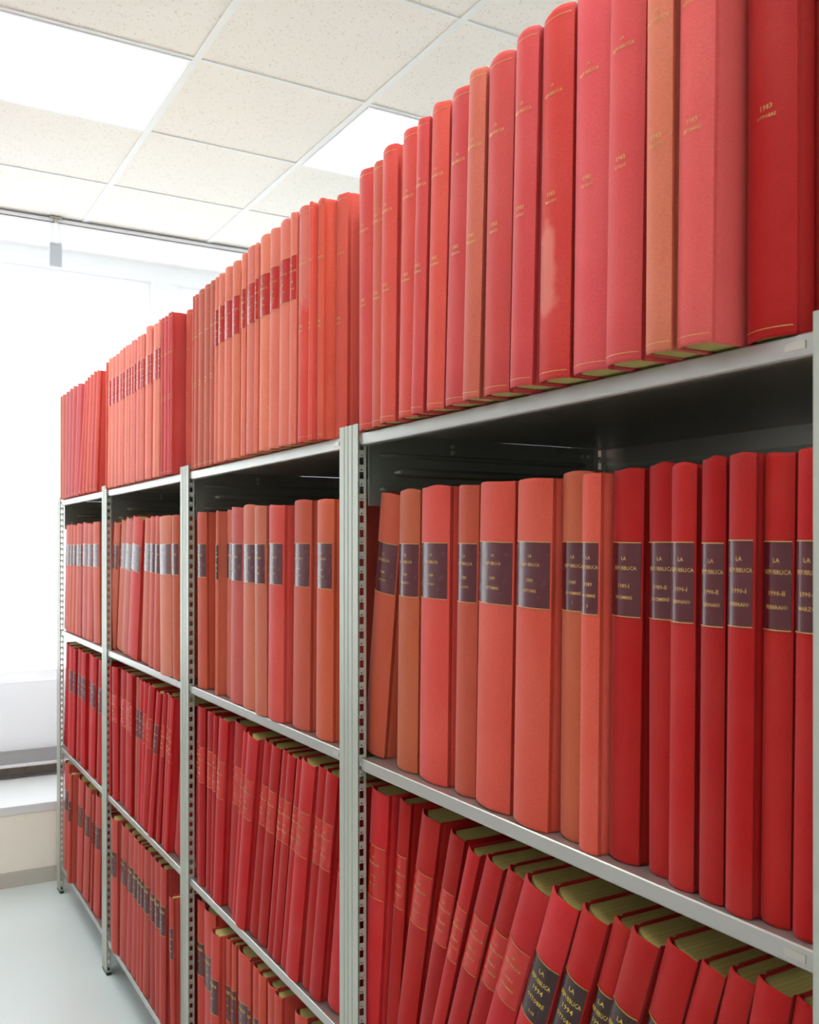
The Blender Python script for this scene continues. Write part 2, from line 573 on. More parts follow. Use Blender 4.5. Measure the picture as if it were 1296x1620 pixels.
def slotted_web(mb, y, x0, x1, z0, z1, t=0.0016):
    """thin upright web at Y = y with a column of rounded slots and small round holes cut right through"""
    cx = (x0 + x1) / 2 - 0.001
    hw = 0.0042
    pitch = 0.0255
    n = int((z1 - z0) / pitch)
    base = len(mb.v)

    def face(pts):
        mb.quad([(p[0], y, p[1]) for p in pts])
        mb.quad([(p[0], y + t, p[1]) for p in reversed(pts)])

    z = z0
    for i in range(n):
        a, bz = z, z + pitch
        s0, s1 = a + 0.0055, a + 0.0185
        # solid pieces around one slot
        face([(x0, a), (x1, a), (x1, s0), (x0, s0)])
        face([(x0, s0), (cx - hw, s0), (cx - hw, s1), (x0, s1)])
        face([(cx + hw, s0), (x1, s0), (x1, s1), (cx + hw, s1)])
        # small hole between slots
        h0, h1, hr = s1 + 0.0020, s1 + 0.0050, 0.0015
        face([(x0, s1), (x1, s1), (x1, h0), (x0, h0)])
        face([(x0, h0), (cx - hr, h0), (cx - hr, h1), (x0, h1)])
        face([(cx + hr, h0), (x1, h0), (x1, h1), (cx + hr, h1)])
        face([(x0, h1), (x1, h1), (x1, bz), (x0, bz)])
        # slot walls
        for (ax, az, bx, bz2) in ((cx - hw, s0, cx + hw, s0), (cx + hw, s0, cx + hw, s1), (cx + hw, s1, cx - hw, s1), (cx - hw, s1, cx - hw, s0)):
            mb.quad([(ax, y, az), (bx, y, bz2), (bx, y + t, bz2), (ax, y + t, az)])
        z = bz
    face([(x0, z), (x1, z), (x1, z1), (x0, z1)])
    mb.quad([(x1, y, z0), (x1, y + t, z0), (x1, y + t, z1), (x1, y, z1)])
    mb.quad([(x0, y, z1), (x1, y, z1), (x1, y + t, z1), (x0, y + t, z1)])


def front_post(y0, y1):
    """folded sheet-steel upright: ribbed front flange, slotted webs going back on both sides"""
    b = MB()
    # plan profile of the front flange (x, y): two shallow grooves
    f = -0.005
    w = y1 - y0
    prof = [(0.0118, y0), (f + 0.001, y0), (f, y0 + 0.001)]
    for c in (0.30, 0.52, 0.72):
        yc = y0 + w * c
        prof += [(f, yc - 0.0028), (f + 0.0022, yc - 0.0012), (f + 0.0022, yc + 0.0012), (f, yc + 0.0028)]
    prof += [(f, y1 - 0.001), (f + 0.001, y1), (0.0118, y1)]
    prof_o = prof
    # front skin starts behind the web plane
    outer = [(p[0], p[1]) for p in prof_o[1:-1]]
    inner = [(p[0] + 0.0016, p[1]) for p in outer]
    loop = outer + inner[::-1]
    b.rings([[(p[0], p[1], 0.012) for p in loop], [(p[0], p[1], PTOP) for p in loop]])
    slotted_web(b, y0, f + 0.001, 0.0118, 0.012, PTOP)
    b.quad([(f + 0.001, y1, 0.012), (0.0118, y1, 0.012), (0.0118, y1, PTOP), (f + 0.001, y1, PTOP)])
    b.quad([(f + 0.001, y1 - 0.0016, 0.012), (0.0118, y1 - 0.0016, 0.012), (0.0118, y1 - 0.0016, PTOP), (f + 0.001, y1 - 0.0016, PTOP)])
    p = rack_part(b, 'front_post', M['post'])
    ft = MB(); ft.box(-0.004, 0.0125, y0 + 0.001, y1 - 0.001, 0.0, 0.014)
    o = ft.build('post_foot', M['foot'], p)
    return p


def rear_post(y0, y1):
    b = MB()
    X = DEPTH
    b.box(X + 0.001, X + 0.0026, y0, y1, 0.0, PTOP)
    slotted_web(b, y0, X - 0.030, X + 0.001, 0.0, PTOP)
    b.box(X - 0.03, X + 0.001, y1 - 0.0016, y1, 0.0, PTOP)
    return rack_part(b, 'rear_post', M['shelf'])


for (y0, y1) in POSTS:
    front_post(y0, y1)
    rear_post(y0, y1)


def shelf(ya, yb, z):
    """pressed steel shelf: tray with folded lips front and rear, stiffening channel below"""
    b = MB()
    X = DEPTH - 0.002
    t = 0.0012
    h = 0.0225
    # front lip, return flange, top sheet, rear lip as one folded section in (x, z)
    out = [(X, z - h - 0.012), (X, z), (0.0015, z), (0.0, z - 0.0015), (0.0, z - h + 0.005), (0.0009, z - h + 0.002), (0.003, z - h + 0.0004), (0.0055, z - h), (0.014, z - h)]
    inn = [(0.014, z - h + t), (0.0055, z - h + t), (0.0034, z - h + 0.0004 + t), (0.002, z - h + 0.0026), (t, z - h + 0.0052), (t, z - 0.0015 - t), (0.0015 + t, z - t), (X - t, z - t), (X - t, z - h - 0.012)]
    loop = out + inn
    b.rings([[(p[0], ya, p[1]) for p in loop], [(p[0], yb, p[1]) for p in loop]])
    s = rack_part(b, 'shelf', M['shelf'])
    e = MB()
    # pressed oval tab near the near end and a bolt through the far post web
    e.cyl((0.0, ya + 0.03, z - 0.0105), (-1, 0, 0), 0.0042, 0.0012, 16)
    e.box(-0.001, 0.0, ya + 0.010, ya + 0.03, z - 0.0145, z - 0.0065)
    e.build('shelf_tab', M['bolt'], s)
    return s


for k in range(5):
    far, near = POSTS[k], POSTS[k + 1]
    for z in SHELVES:
        shelf(near[1] + 0.0005, far[0] - 0.0005, z)


def ribbed_panel(y):
    """stiffening side panel under the top shelf with pressed horizontal ribs"""
    b = MB()
    z0, z1 = 1.603, 1.7288
    x0, x1 = 0.016, DEPTH - 0.034
    b.box(x0, x1, y, y + 0.0014, z0, z1)
    zs = (1.6935, 1.664, 1.632)
    for i, zc in enumerate(zs):
        xa = x0 + (0.02, 0.05, 0.02)[i]
        xb = x1 - (0.02, 0.05, 0.02)[i]
        hh = (0.0045, 0.0085, 0.0055)[i]
        seg = 8
        # half-round pressed rib standing proud towards the near side
        rs = []
        for (xx, sc) in ((xa, 0.05), (xa + 0.006, 0.75), (xa + 0.014, 1.0), (xb - 0.014, 1.0), (xb - 0.006, 0.75), (xb, 0.05)):
            rs.append([(xx, y - 0.0002 - math.sin(math.pi * j / seg) * hh * 0.9 * sc, zc + math.cos(math.pi * j / seg) * hh * sc) for j in range(seg + 1)])
        b.rings(rs, closed=True, caps=True)
    # vertical folded edge at the front
    b.box(x0 - 0.002, x0, y - 0.004, y + 0.0014, z0, z1)
    p = rack_part(b, 'side_panel', M['panel'], smooth=True)
    for (xx, zz) in ((0.19, 1.716), (0.19, 1.7045), (0.035, 1.716), (0.50, 1.712), (0.515, 1.712)):
        e = MB()
        e.cyl((xx, y, zz), (0, -1, 0), 0.0045, 0.003, 10)
        e.build('panel_bolt', M['bolt'], p)
    return p


for (y0, y1) in POSTS[:5]:
    ribbed_panel(y0 - 0.0030)
for (y0, y1) in POSTS[:5]:
    for z in SHELVES:
        b = MB()
        b.cyl((0.0035, y0, z - 0.0105), (0, -1, 0), 0.0052, 0.0028, 14)
        rack_part(b, 'post_bolt', M['bolt'])
for k in range(5):
    b = MB()
    ya, yb = POSTS[k + 1][1], POSTS[k][0]
    b.box(DEPTH + 0.003, DEPTH + 0.0042, ya - 0.035, yb + 0.035, 0.02, 1.704)
    rack_part(b, 'added_back_sheet', M['panel'])  # sheet added over the open back, keeps window light off the shelves

# ------------------------------------------------------------------ books
BOOKS = [
 (1, 1, 4.3257, 0.0373, 0.4457, -0.016, 0.0, 'dusty', '', ''),
 (1, 1, 4.2874, 0.0669, 0.4465, -0.016, 0.0, 'dusty', '', ''),
 (1, 1, 4.2197, 0.0579, 0.4468, -0.016, 3.43, 'lilac', '', ''),
 (1, 1, 4.161, 0.0624, 0.4477, -0.016, 5.08, 'lilac', '', ''),
 (1, 1, 4.0978, 0.07, 0.4464, -0.016, 6.67, 'rose', '', ''),
 (1, 1, 4.025, 0.0558, 0.4475, -0.016, 9.82, 'lilac', '', ''),
 (1, 1, 3.9673, 0.0358, 0.4422, -0.016, 11.31, 'rose', '', ''),
 (1, 1, 3.9305, 0.049, 0.4448, -0.016, 15.86, 'rose', '', ''),
 (1, 1, 3.8514, 0.0403, 0.4477, -0.016, 12.56, 'coral', '', ''),
 (1, 1, 3.7957, 0.0594, 0.4459, -0.016, 10.86, 'coral', '', ''),
 (1, 1, 3.7286, 0.0636, 0.4474, -0.016, 10.08, 'rose', '', ''),
 (1, 1, 3.6547, 0.0477, 0.4427, -0.016, 9.03, 'coral', '', ''),
 (1, 1, 3.5931, 0.0652, 0.4448, 0.014, 7.41, 'coral', '', ''),
 (1, 1, 3.526, 0.0443, 0.4435, 0.014, 7.3, 'coral', '', ''),
 (1, 1, 3.4346, 0.016, 0.4453, -0.016, 1.43, 'coral', '', ''),
 (1, 2, 3.3808, 0.037, 0.4454, -0.022, 2.37, 'pale', 'R', ''),
 (1, 2, 3.3433, 0.0597, 0.4421, -0.022, 2.35, 'pale', 'R', ''),
 (1, 2, 3.2823, 0.0473, 0.4433, -0.022, 2.31, 'pale', 'R', ''),
 (1, 2, 3.2347, 0.0601, 0.4437, -0.022, 2.31, 'pale', 'R', ''),
 (1, 2, 3.1731, 0.0229, 0.4475, -0.022, 2.24, 'pale', 'R', ''),
 (1, 2, 3.1499, 0.057, 0.4466, -0.022, 2.24, 'pale', 'R', ''),
 (1, 2, 3.0917, 0.0272, 0.443, -0.022, 2.19, 'pale', 'R', ''),
 (1, 2, 3.0641, 0.0421, 0.4468, -0.022, 2.19, 'pale', 'R', ''),
 (1, 2, 3.0207, 0.0246, 0.4428, -0.022, 2.15, 'pale', 'R', ''),
 (1, 2, 2.9956, 0.0511, 0.4457, -0.022, 2.13, 'pale', 'R', ''),
 (1, 2, 2.9437, 0.0327, 0.4428, -0.022, 2.1, 'pale', 'R', ''),
 (1, 2, 2.91, 0.016, 0.442, -0.022, 2.08, 'pale', 'R', ''),
 (1, 2, 2.8937, 0.07, 0.4532, -0.022, 2.08, 'pale', 'R', ''),
 (1, 2, 2.8226, 0.0161, 0.4433, -0.022, 2.03, 'pale', 'R', ''),
 (1, 2, 2.8063, 0.07, 0.4433, -0.022, 2.03, 'pale', 'R', ''),
 (1, 2, 2.7358, 0.0189, 0.4479, -0.022, 2.01, 'pale', 'R', ''),
 (1, 2, 2.7101, 0.0252, 0.4472, -0.02, 1.2, 'rose', '', '82'),
 (1, 2, 2.6843, 0.0418, 0.4437, -0.02, 1.19, 'rose', '', '82'),
 (1, 2, 2.6419, 0.0302, 0.4478, -0.02, 1.17, 'rose', '', '82'),
 (1, 2, 2.611, 0.016, 0.4452, -0.02, 1.16, 'rose', '', '82'),
 (1, 2, 2.5947, 0.0576, 0.4461, 0.014, 1.16, 'coral', '', '82'),
 (1, 3, 2.5309, 0.07, 0.4452, 0.014, 1.13, 'dusty', '', '82'),
 (1, 3, 2.4342, 0.0162, 0.4496, -0.0131, 1.12, 'dusty', '', '82'),
 (1, 3, 2.4174, 0.0308, 0.4481, -0.014, 1.11, 'dusty', '', '82'),
 (1, 3, 2.3859, 0.0544, 0.4498, -0.0157, 1.1, 'dusty', '', '82'),
 (1, 3, 2.3307, 0.0558, 0.4494, -0.0181, 1.08, 'dusty', '', '82'),
 (1, 3, 2.2743, 0.0439, 0.4458, -0.0204, 1.06, 'dusty', '', '82'),
 (1, 3, 2.2296, 0.0249, 0.4462, -0.0221, 1.49, 'pale2', 'R', ''),
 (1, 3, 2.2039, 0.0432, 0.445, -0.0235, 1.47, 'pale2', 'R', ''),
 (1, 3, 2.1601, 0.0636, 0.4449, -0.0256, 1.45, 'pale2', 'R', ''),
 (1, 3, 2.0956, 0.0486, 0.4444, -0.028, 1.42, 'pale2', 'R', ''),
 (1, 3, 2.0217, 0.0265, 0.4458, -0.0303, 1.38, 'pale2', 'R', ''),
 (1, 3, 1.9949, 0.0649, 0.4476, -0.0315, 1.37, 'pale2', 'R', ''),
 (1, 3, 1.9289, 0.0183, 0.444, -0.0328, 1.33, 'pale2', 'R', ''),
 (1, 3, 1.91, 0.0588, 0.4481, -0.0334, 1.32, 'pale2', 'R', ''),
 (1, 3, 1.8501, 0.0513, 0.446, -0.034, 1.29, 'pale2', 'R', ''),
 (1, 3, 1.7982, 0.0563, 0.4459, -0.0338, 1.25, 'pale2', 'R', ''),
 (1, 3, 1.7408, 0.0326, 0.4489, -0.0328, 1.23, 'pale2', 'R', ''),
 (1, 3, 1.7068, 0.052, 0.4469, -0.0312, 1.08, 'patch', '', '82'),
 (1, 3, 1.652, 0.0168, 0.4459, -0.0288, 0.82, 'coral', '', '82'),
 (1, 3, 1.6344, 0.0272, 0.4469, -0.02, 0.76, 'coral', '', '82'),
 (1, 3, 1.6069, 0.0458, 0.4482, 0.003, 0.76, 'coral', '', '82'),
 (1, 4, 1.5303, 0.0577, 0.4373, 0.014, 0.34, 'dusty', '', '1982 LUGLIO'),
 (1, 4, 1.4708, 0.0532, 0.4429, -0.018, 0.18, 'rose', '', '1982 AGOSTO'),
 (1, 4, 1.417, 0.0459, 0.4371, -0.02, 0.64, 'dusty', '', '1982 SETTEMBRE'),
 (1, 4, 1.3705, 0.0496, 0.4415, -0.03, 1.2, 'coral', '', '1982 OTTOBRE'),
 (1, 4, 1.3113, 0.0583, 0.4421, -0.03, 1.86, 'coral2', '', '1982 NOVEMBRE'),
 (1, 4, 1.2523, 0.0353, 0.4371, -0.038, 2.63, 'rose', '', '1982 DICEMBRE'),
 (1, 4, 1.2134, 0.0485, 0.4417, -0.036, 2.25, 'coral2', '', '1982 DICEMBRE'),
 (1, 4, 1.1643, 0.0627, 0.4392, -0.036, 2.52, 'rose', '', '1983 GENNAIO'),
 (1, 4, 1.099, 0.041, 0.4405, -0.0456, 2.27, 'tan', '', '1983 FEBBRAIO'),
 (1, 4, 1.0531, 0.0573, 0.4371, -0.044, 1.71, 'rose', '', '1983 MARZO'),
 (1, 4, 0.9822, 0.0466, 0.4373, -0.051, 1.92, 'rose', '', '1983 APRILE'),
 (1, 4, 0.9301, 0.0585, 0.4381, -0.047, 1.28, 'stain', '', '1983 MAGGIO'),
 (1, 4, 0.8691, 0.0609, 0.4427, -0.044, 1.04, 'rose2', '', '1983 GIUGNO'),
 (1, 4, 0.8076, 0.0559, 0.4382, -0.048, 1.23, 'rose', '', '1983 LUGLIO'),
 (1, 4, 0.7344, 0.0363, 0.4415, -0.055, 0.43, 'tan', '', '1983 AGOSTO'),
 (1, 4, 0.6974, 0.0462, 0.4426, -0.05, 0.84, 'rose2', '', '1983 SETTEMBRE'),
 (1, 4, 0.6452, 0.0584, 0.4427, -0.01, 0.13, 'red', '', '1983 OTTOBRE'),
 (1, 4, 0.586, 0.0321, 0.4391, 0.02, 0.13, 'red', '', '1983 NOVEMBRE'),
 (2, 1, 4.4229, 0.0862, 0.4571, 0.0145, 6.21, 'rose3', 'M', ''),
 (2, 1, 4.3356, 0.0714, 0.4581, 0.006, 6.19, 'rose3', 'M', ''),
 (2, 1, 4.2635, 0.0618, 0.4597, 0.006, 6.19, 'dusty', 'M', ''),
 (2, 1, 4.2007, 0.0667, 0.4556, 0.006, 6.15, 'dusty', 'M', ''),
 (2, 1, 4.1243, 0.0883, 0.4595, 0.006, 5.02, 'dusty', 'M', ''),
 (2, 1, 4.0306, 0.0321, 0.4598, 0.006, 4.44, 'rose3', 'M', ''),
 (2, 1, 3.9892, 0.1, 0.4602, 0.006, 3.32, 'rose3', 'M', ''),
 (2, 1, 3.8842, 0.0863, 0.4552, 0.006, 2.76, 'dusty2', 'M', ''),
 (2, 1, 3.7671, 0.1, 0.4607, 0.006, -1.05, 'dusty2', 'M', ''),
 (2, 2, 3.53, 0.0748, 0.4545, 0.0145, 9.44, 'dusty', 'M', ''),
 (2, 2, 3.4539, 0.12, 0.456, 0.02, 9.44, 'brown', 'M', ''),
 (2, 2, 3.3319, 0.12, 0.4577, 0.008, 9.44, 'rose3', 'M', ''),
 (2, 2, 3.21, 0.12, 0.4595, 0.0, 9.44, 'red2', 'M', ''),
 (2, 2, 3.0583, 0.1039, 0.456, 0.008, 5.78, 'orange', 'M', ''),
 (2, 2, 2.9352, 0.0698, 0.4595, 0.0, 3.49, 'dusty2', 'M', ''),
 (2, 2, 2.8647, 0.0611, 0.4573, -0.003, 3.45, 'dusty2', 'M', ''),
 (2, 2, 2.7657, 0.12, 0.4559, -0.012, -1.24, 'orange2', 'M', ''),
 (2, 2, 2.6433, 0.0656, 0.4559, -0.008, -1.49, 'orange', 'M', ''),
 (2, 3, 2.4567, 0.0716, 0.4581, 0.005, -0.69, 'orange', 'M', ''),
 (2, 3, 2.2944, 0.016, 0.4575, 0.004, 0.87, 'orange2', 'M', ''),
 (2, 3, 2.2781, 0.09, 0.4579, 0.02, 0.87, 'orange', 'M', ''),
 (2, 3, 2.1878, 0.0804, 0.4611, 0.0, 0.87, 'rose3', 'M', ''),
 (2, 3, 2.1052, 0.09, 0.463, 0.0, 0.64, 'orange2', 'M', '1988'),
 (2, 3, 2.0063, 0.0678, 0.458, -0.006, -0.44, 'orange2', 'M', '1988 MAGGIO'),
 (2, 3, 1.9379, 0.0866, 0.4573, -0.004, 0.99, 'salmon', 'M', '1988 GIUGNO'),
 (2, 3, 1.8257, 0.0863, 0.4629, 0.006, 1.41, 'orange', 'M', '1988 LUGLIO'),
 (2, 3, 1.6995, 0.0762, 0.4602, 0.002, 0.86, 'orange', 'M', '1988 AGOSTO'),
 (2, 3, 1.6177, 0.0681, 0.4594, 0.0145, 0.24, 'salmon', 'M', '1988 SETTEMBRE'),
 (2, 4, 1.5323, 0.0769, 0.4604, 0.021, 8.16, 'orange', 'M', '1989 MAGGIO'),
 (2, 4, 1.3986, 0.0682, 0.4626, 0.015, 1.34, 'brown', 'M', '1989 GIUGNO'),
 (2, 4, 1.3192, 0.085, 0.464, 0.012, 1.11, 'salmon', 'M', '1989 LUGLIO'),
 (2, 4, 1.2152, 0.0554, 0.4617, 0.014, 1.49, 'orange', 'M', '1989 AGOSTO'),
 (2, 4, 1.1483, 0.0851, 0.4615, 0.006, 1.69, 'salmon', 'M', '1989 SETTEMBRE'),
 (2, 4, 1.0482, 0.0756, 0.4593, 0.0, 1.5, 'salmon', 'M', '1989 OTTOBRE'),
 (2, 4, 0.9659, 0.0599, 0.4645, 0.015, 0.74, 'brown', 'M', '1989 NOVEMBRE I'),
 (2, 4, 0.9054, 0.0339, 0.4592, 0.0, 0.81, 'salmon2', 'M', '1989 NOVEMBRE II'),
 (2, 4, 0.8709, 0.0513, 0.462, 0.014, 1.18, 'deep', 'M', '1989-I DICEMBRE'),
 (2, 4, 0.8058, 0.0418, 0.464, 0.018, 0.12, 'deep', 'M', '1989-II DICEMBRE'),
 (2, 4, 0.7634, 0.0363, 0.4598, 0.007, 0.65, 'deep2', 'M', '1990-I GENNAIO'),
 (2, 4, 0.7181, 0.0328, 0.4634, 0.006, 0.58, 'deep', 'M', '1990-II GENNAIO'),
 (2, 4, 0.6794, 0.0339, 0.4647, 0.002, 0.71, 'deep2', 'M', '1990-I FEBBRAIO'),
 (2, 4, 0.6449, 0.0354, 0.4628, 0.013, 0.78, 'deep', 'M', '1990-II FEBBRAIO'),
 (2, 4, 0.6028, 0.0271, 0.4637, 0.009, 0.8, 'deep', 'M', '1990-I MARZO'),
 (3, 1, 4.4298, 0.07, 0.4576, 0.0145, 7.39, 'crim', '', ''),
 (3, 1, 4.2516, 0.07, 0.4596, 0.0, 4.97, 'crim2', 'W', ''),
 (3, 1, 4.1477, 0.0341, 0.4579, 0.0, 5.83, 'crim', 'W', ''),
 (3, 1, 4.113, 0.07, 0.4621, 0.008, 6.33, 'crim', 'W', ''),
 (3, 1, 4.004, 0.07, 0.4588, 0.004, 3.77, 'crim2', 'W', ''),
 (3, 1, 3.8999, 0.016, 0.4597, 0.0, 3.1, 'crim', 'W', ''),
 (3, 1, 3.8836, 0.07, 0.463, 0.012, 3.1, 'crim2', 'W', ''),
 (3, 1, 3.7991, 0.07, 0.4621, -0.002, 5.96, 'crim2', 'W', ''),
 (3, 1, 3.6767, 0.07, 0.4629, 0.0, 4.93, 'crim', 'W', ''),
 (3, 2, 3.4564, 0.0244, 0.4597, 0.0, 0.94, 'deep', 'R', ''),
 (3, 2, 3.4166, 0.0687, 0.4599, 0.0, -0.93, 'crim', 'R', ''),
 (3, 2, 3.3472, 0.0804, 0.4614, 0.008, 2.98, 'deep', 'R', ''),
 (3, 2, 3.2627, 0.09, 0.4599, 0.006, 2.56, 'crim', 'R', ''),
 (3, 2, 3.1529, 0.0181, 0.4587, 0.0, 2.0, 'crim', 'R', ''),
 (3, 2, 3.1345, 0.0584, 0.4594, 0.008, 3.28, 'brown2', 'W', ''),
 (3, 2, 3.0755, 0.0333, 0.4579, 0.004, 4.72, 'crim2', 'W', ''),
 (3, 2, 3.0414, 0.0383, 0.4593, 0.004, 6.04, 'crim2', 'R', ''),
 (3, 2, 3.0023, 0.0576, 0.4629, -0.002, 9.8, 'crim', 'R', ''),
 (3, 2, 2.9109, 0.0395, 0.4628, -0.006, 12.69, 'crim2', 'W', ''),
 (3, 2, 2.8472, 0.0353, 0.4608, 0.002, 10.04, 'deep', 'R', ''),
 (3, 2, 2.7992, 0.057, 0.46, 0.004, 8.6, 'crim2', 'R', ''),
 (3, 2, 2.7404, 0.0264, 0.459, -0.002, 8.79, 'crim2', 'R', ''),
 (3, 2, 2.7133, 0.09, 0.4575, 0.0145, 12.0, 'crim', 'R', ''),
 (3, 3, 2.5001, 0.0448, 0.4606, 0.0145, 2.07, 'deep', 'R', ''),
 (3, 3, 2.4457, 0.0504, 0.4637, 0.003, 0.96, 'deep', 'R', '1991'),
 (3, 3, 2.3825, 0.0481, 0.4642, 0.005, 1.97, 'deep', 'R', '1991'),
 (3, 3, 2.3335, 0.0279, 0.4612, 0.003, 3.4, 'deep', 'R', '1991'),
 (3, 3, 2.3051, 0.0571, 0.4637, -0.004, 6.16, 'crim2', 'R', '1991'),
 (3, 3, 2.2417, 0.0764, 0.4636, 0.012, 6.39, 'deep', 'R', '1991'),
 (3, 3, 2.164, 0.0284, 0.4632, 0.0, 9.91, 'crim2', 'R', ''),
 (3, 3, 2.1347, 0.0587, 0.463, -0.008, 11.01, 'crim2', 'R', '1992'),
 (3, 3, 2.0662, 0.0425, 0.4636, 0.006, 11.63, 'deep', 'R', '1992'),
 (3, 3, 2.0151, 0.0492, 0.4612, 0.004, 10.79, 'deep', 'R', '1992'),
 (3, 3, 1.9468, 0.0314, 0.4632, 0.003, 10.98, 'crim', 'R', '1992'),
 (3, 3, 1.9113, 0.0379, 0.4607, 0.0, 10.63, 'crim', 'R', '1992'),
 (3, 3, 1.8697, 0.0311, 0.4619, 0.002, 11.2, 'crim', 'R', '1993'),
 (3, 3, 1.8344, 0.0602, 0.4636, -0.006, 10.82, 'crim2', 'R', '1993 MARZO'),
 (3, 3, 1.7664, 0.0379, 0.4631, 0.006, 10.09, 'deep', 'R', '1993 APRILE'),
 (3, 3, 1.7273, 0.0489, 0.4608, 0.002, 10.18, 'crim', 'R', '1993 MAGGIO'),
 (3, 3, 1.6722, 0.0614, 0.4647, 0.0145, 9.6, 'crim2', 'R', '1993 GIUGNO'),
 (3, 3, 1.6092, 0.0303, 0.4629, 0.0145, 10.19, 'crim2', 'R', '1993 LUGLIO'),
 (3, 4, 1.5314, 0.0635, 0.4585, 0.0145, 5.46, 'crim2', 'R', '1994-I GIUGNO'),
 (3, 4, 1.4653, 0.0386, 0.4551, 0.032, 6.7, 'deep', 'R', '1994-II GIUGNO'),
 (3, 4, 1.4259, 0.0567, 0.4583, 0.022, 12.41, 'deep2', 'R', '1994-I LUGLIO'),
 (3, 4, 1.3604, 0.0405, 0.4565, 0.022, 15.58, 'deep', 'R', '1994-II LUGLIO'),
 (3, 4, 1.3176, 0.0297, 0.459, 0.012, 18.76, 'crim', 'R', '1994-I AGOSTO'),
 (3, 4, 1.2856, 0.0418, 0.4578, 0.012, 20.1, 'crim', 'R', '1994-II AGOSTO'),
 (3, 4, 1.2405, 0.0375, 0.4599, 0.015, 20.72, 'deep', 'R', '1994-I SETTEMBRE'),
 (3, 4, 1.1998, 0.0541, 0.4589, 0.006, 21.31, 'crim2', 'R', '1994-II SETTEMBRE'),
 (3, 4, 1.1343, 0.0542, 0.4598, 0.004, 20.57, 'crim2', 'D', '1994 OTTOBRE 1-15'),
 (3, 4, 1.0654, 0.0469, 0.4571, 0.006, 19.55, 'deep2', 'D', '1994 OTTOBRE 16-31'),
 (3, 4, 0.9998, 0.0299, 0.4589, 0.014, 17.85, 'deep', 'D', '1994 NOVEMBRE 1-15'),
 (3, 4, 0.9677, 0.044, 0.4594, 0.004, 18.39, 'deep2', 'D', '1994 NOVEMBRE 16-30'),
 (3, 4, 0.9072, 0.0456, 0.46, 0.008, 17.16, 'deep', 'D', '1994 DICEMBRE 1-15'),
 (3, 4, 0.8587, 0.0331, 0.4571, 0.012, 17.35, 'deep', 'D', '1994 DICEMBRE 16-31'),
 (3, 4, 0.8017, 0.0333, 0.4601, 0.012, 14.85, 'deep', 'D', '1995 GENNAIO 1-15'),
 (3, 4, 0.7371, 0.0421, 0.4602, 0.008, 11.34, 'deep2', 'D', '1995 GENNAIO 16-31'),
 (3, 4, 0.6934, 0.0266, 0.4591, 0.0145, 11.33, 'deep', 'D', '1995 FEBBRAIO'),
 (4, 1, 4.3502, 0.0895, 0.4629, 0.0, 2.55, 'brick2', 'M', ''),
 (4, 1, 4.148, 0.0401, 0.4627, -0.02, 5.42, 'brick', 'M', ''),
 (4, 1, 4.0711, 0.0895, 0.4601, 0.0, 6.54, 'brick2', 'M', ''),
 (4, 1, 3.9435, 0.0895, 0.4602, 0.0, 7.87, 'brick', 'M', ''),
 (4, 1, 3.7811, 0.0188, 0.458, 0.0, 6.15, 'brick', 'M', ''),
 (4, 1, 3.7618, 0.0895, 0.462, 0.004, 6.14, 'brick2', 'M', ''),
 (4, 1, 3.5713, 0.0338, 0.432, 0.0145, 1.29, 'brick', 'M', ''),
 (4, 2, 3.3895, 0.0859, 0.4599, -0.012, -0.49, 'brick', 'Y', ''),
 (4, 2, 3.3005, 0.0807, 0.4611, -0.003, 3.62, 'brick', 'Y', ''),
 (4, 2, 3.2191, 0.0695, 0.4613, 0.0, 4.78, 'brick', 'Y', ''),
 (4, 2, 3.1444, 0.0571, 0.4614, 0.0, 4.22, 'brick', 'Y', ''),
 (4, 2, 3.0767, 0.0436, 0.458, 0.0, 2.96, 'brick', 'Y', ''),
 (4, 2, 3.0306, 0.0302, 0.4617, 0.0, 2.7, 'brick2', 'Y', ''),
 (4, 2, 2.9999, 0.059, 0.4605, 0.0, 2.75, 'brick', 'Y', ''),
 (4, 2, 2.908, 0.0396, 0.461, 0.0, 1.39, 'brick', 'Y', ''),
 (4, 2, 2.8607, 0.0583, 0.4595, 0.0, 0.46, 'brick', 'Y', ''),
 (4, 2, 2.8018, 0.0542, 0.4607, -0.002, 1.52, 'brick2', 'Y', ''),
 (4, 2, 2.593, 0.0325, 0.432, -0.024, -2.37, 'brick2', 'M', ''),
 (4, 3, 2.4854, 0.0547, 0.4608, 0.0145, 0.0, 'red3', 'Y', ''),
 (4, 3, 2.4087, 0.09, 0.4613, 0.008, -0.85, 'red3', 'Y', '2000'),
 (4, 3, 2.2805, 0.0585, 0.4572, -0.02, 1.42, 'red3', 'Y', '2000'),
 (4, 3, 2.2044, 0.0286, 0.458, 0.0, 0.0, 'red3', 'Y', '2000'),
 (4, 3, 2.1749, 0.0292, 0.4596, 0.0, 1.2, 'red3', 'Y', '2000'),
 (4, 3, 2.1357, 0.0827, 0.4609, 0.0, 0.0, 'red3', 'Y', '2000'),
 (4, 3, 2.0523, 0.016, 0.4583, 0.0, 0.0, 'red3', 'Y', '2000'),
 (4, 3, 2.036, 0.0451, 0.4611, 0.0, 0.93, 'red3', 'Y', '2001'),
 (4, 3, 1.9895, 0.041, 0.4608, -0.004, 0.84, 'red3', 'Y', '2001'),
 (4, 3, 1.9412, 0.0512, 0.4573, 0.0, 0.0, 'red3', 'Y', '2001'),
 (4, 3, 1.8894, 0.0388, 0.4598, -0.008, 1.25, 'red3', 'Y', '2001'),
 (4, 3, 1.7945, 0.0572, 0.4584, 0.0, 0.0, 'red3', 'Y', '2001'),
 (4, 3, 1.7367, 0.055, 0.4573, 0.0, 0.0, 'red3', 'Y', '2001'),
]
BOOK_D = 0.325
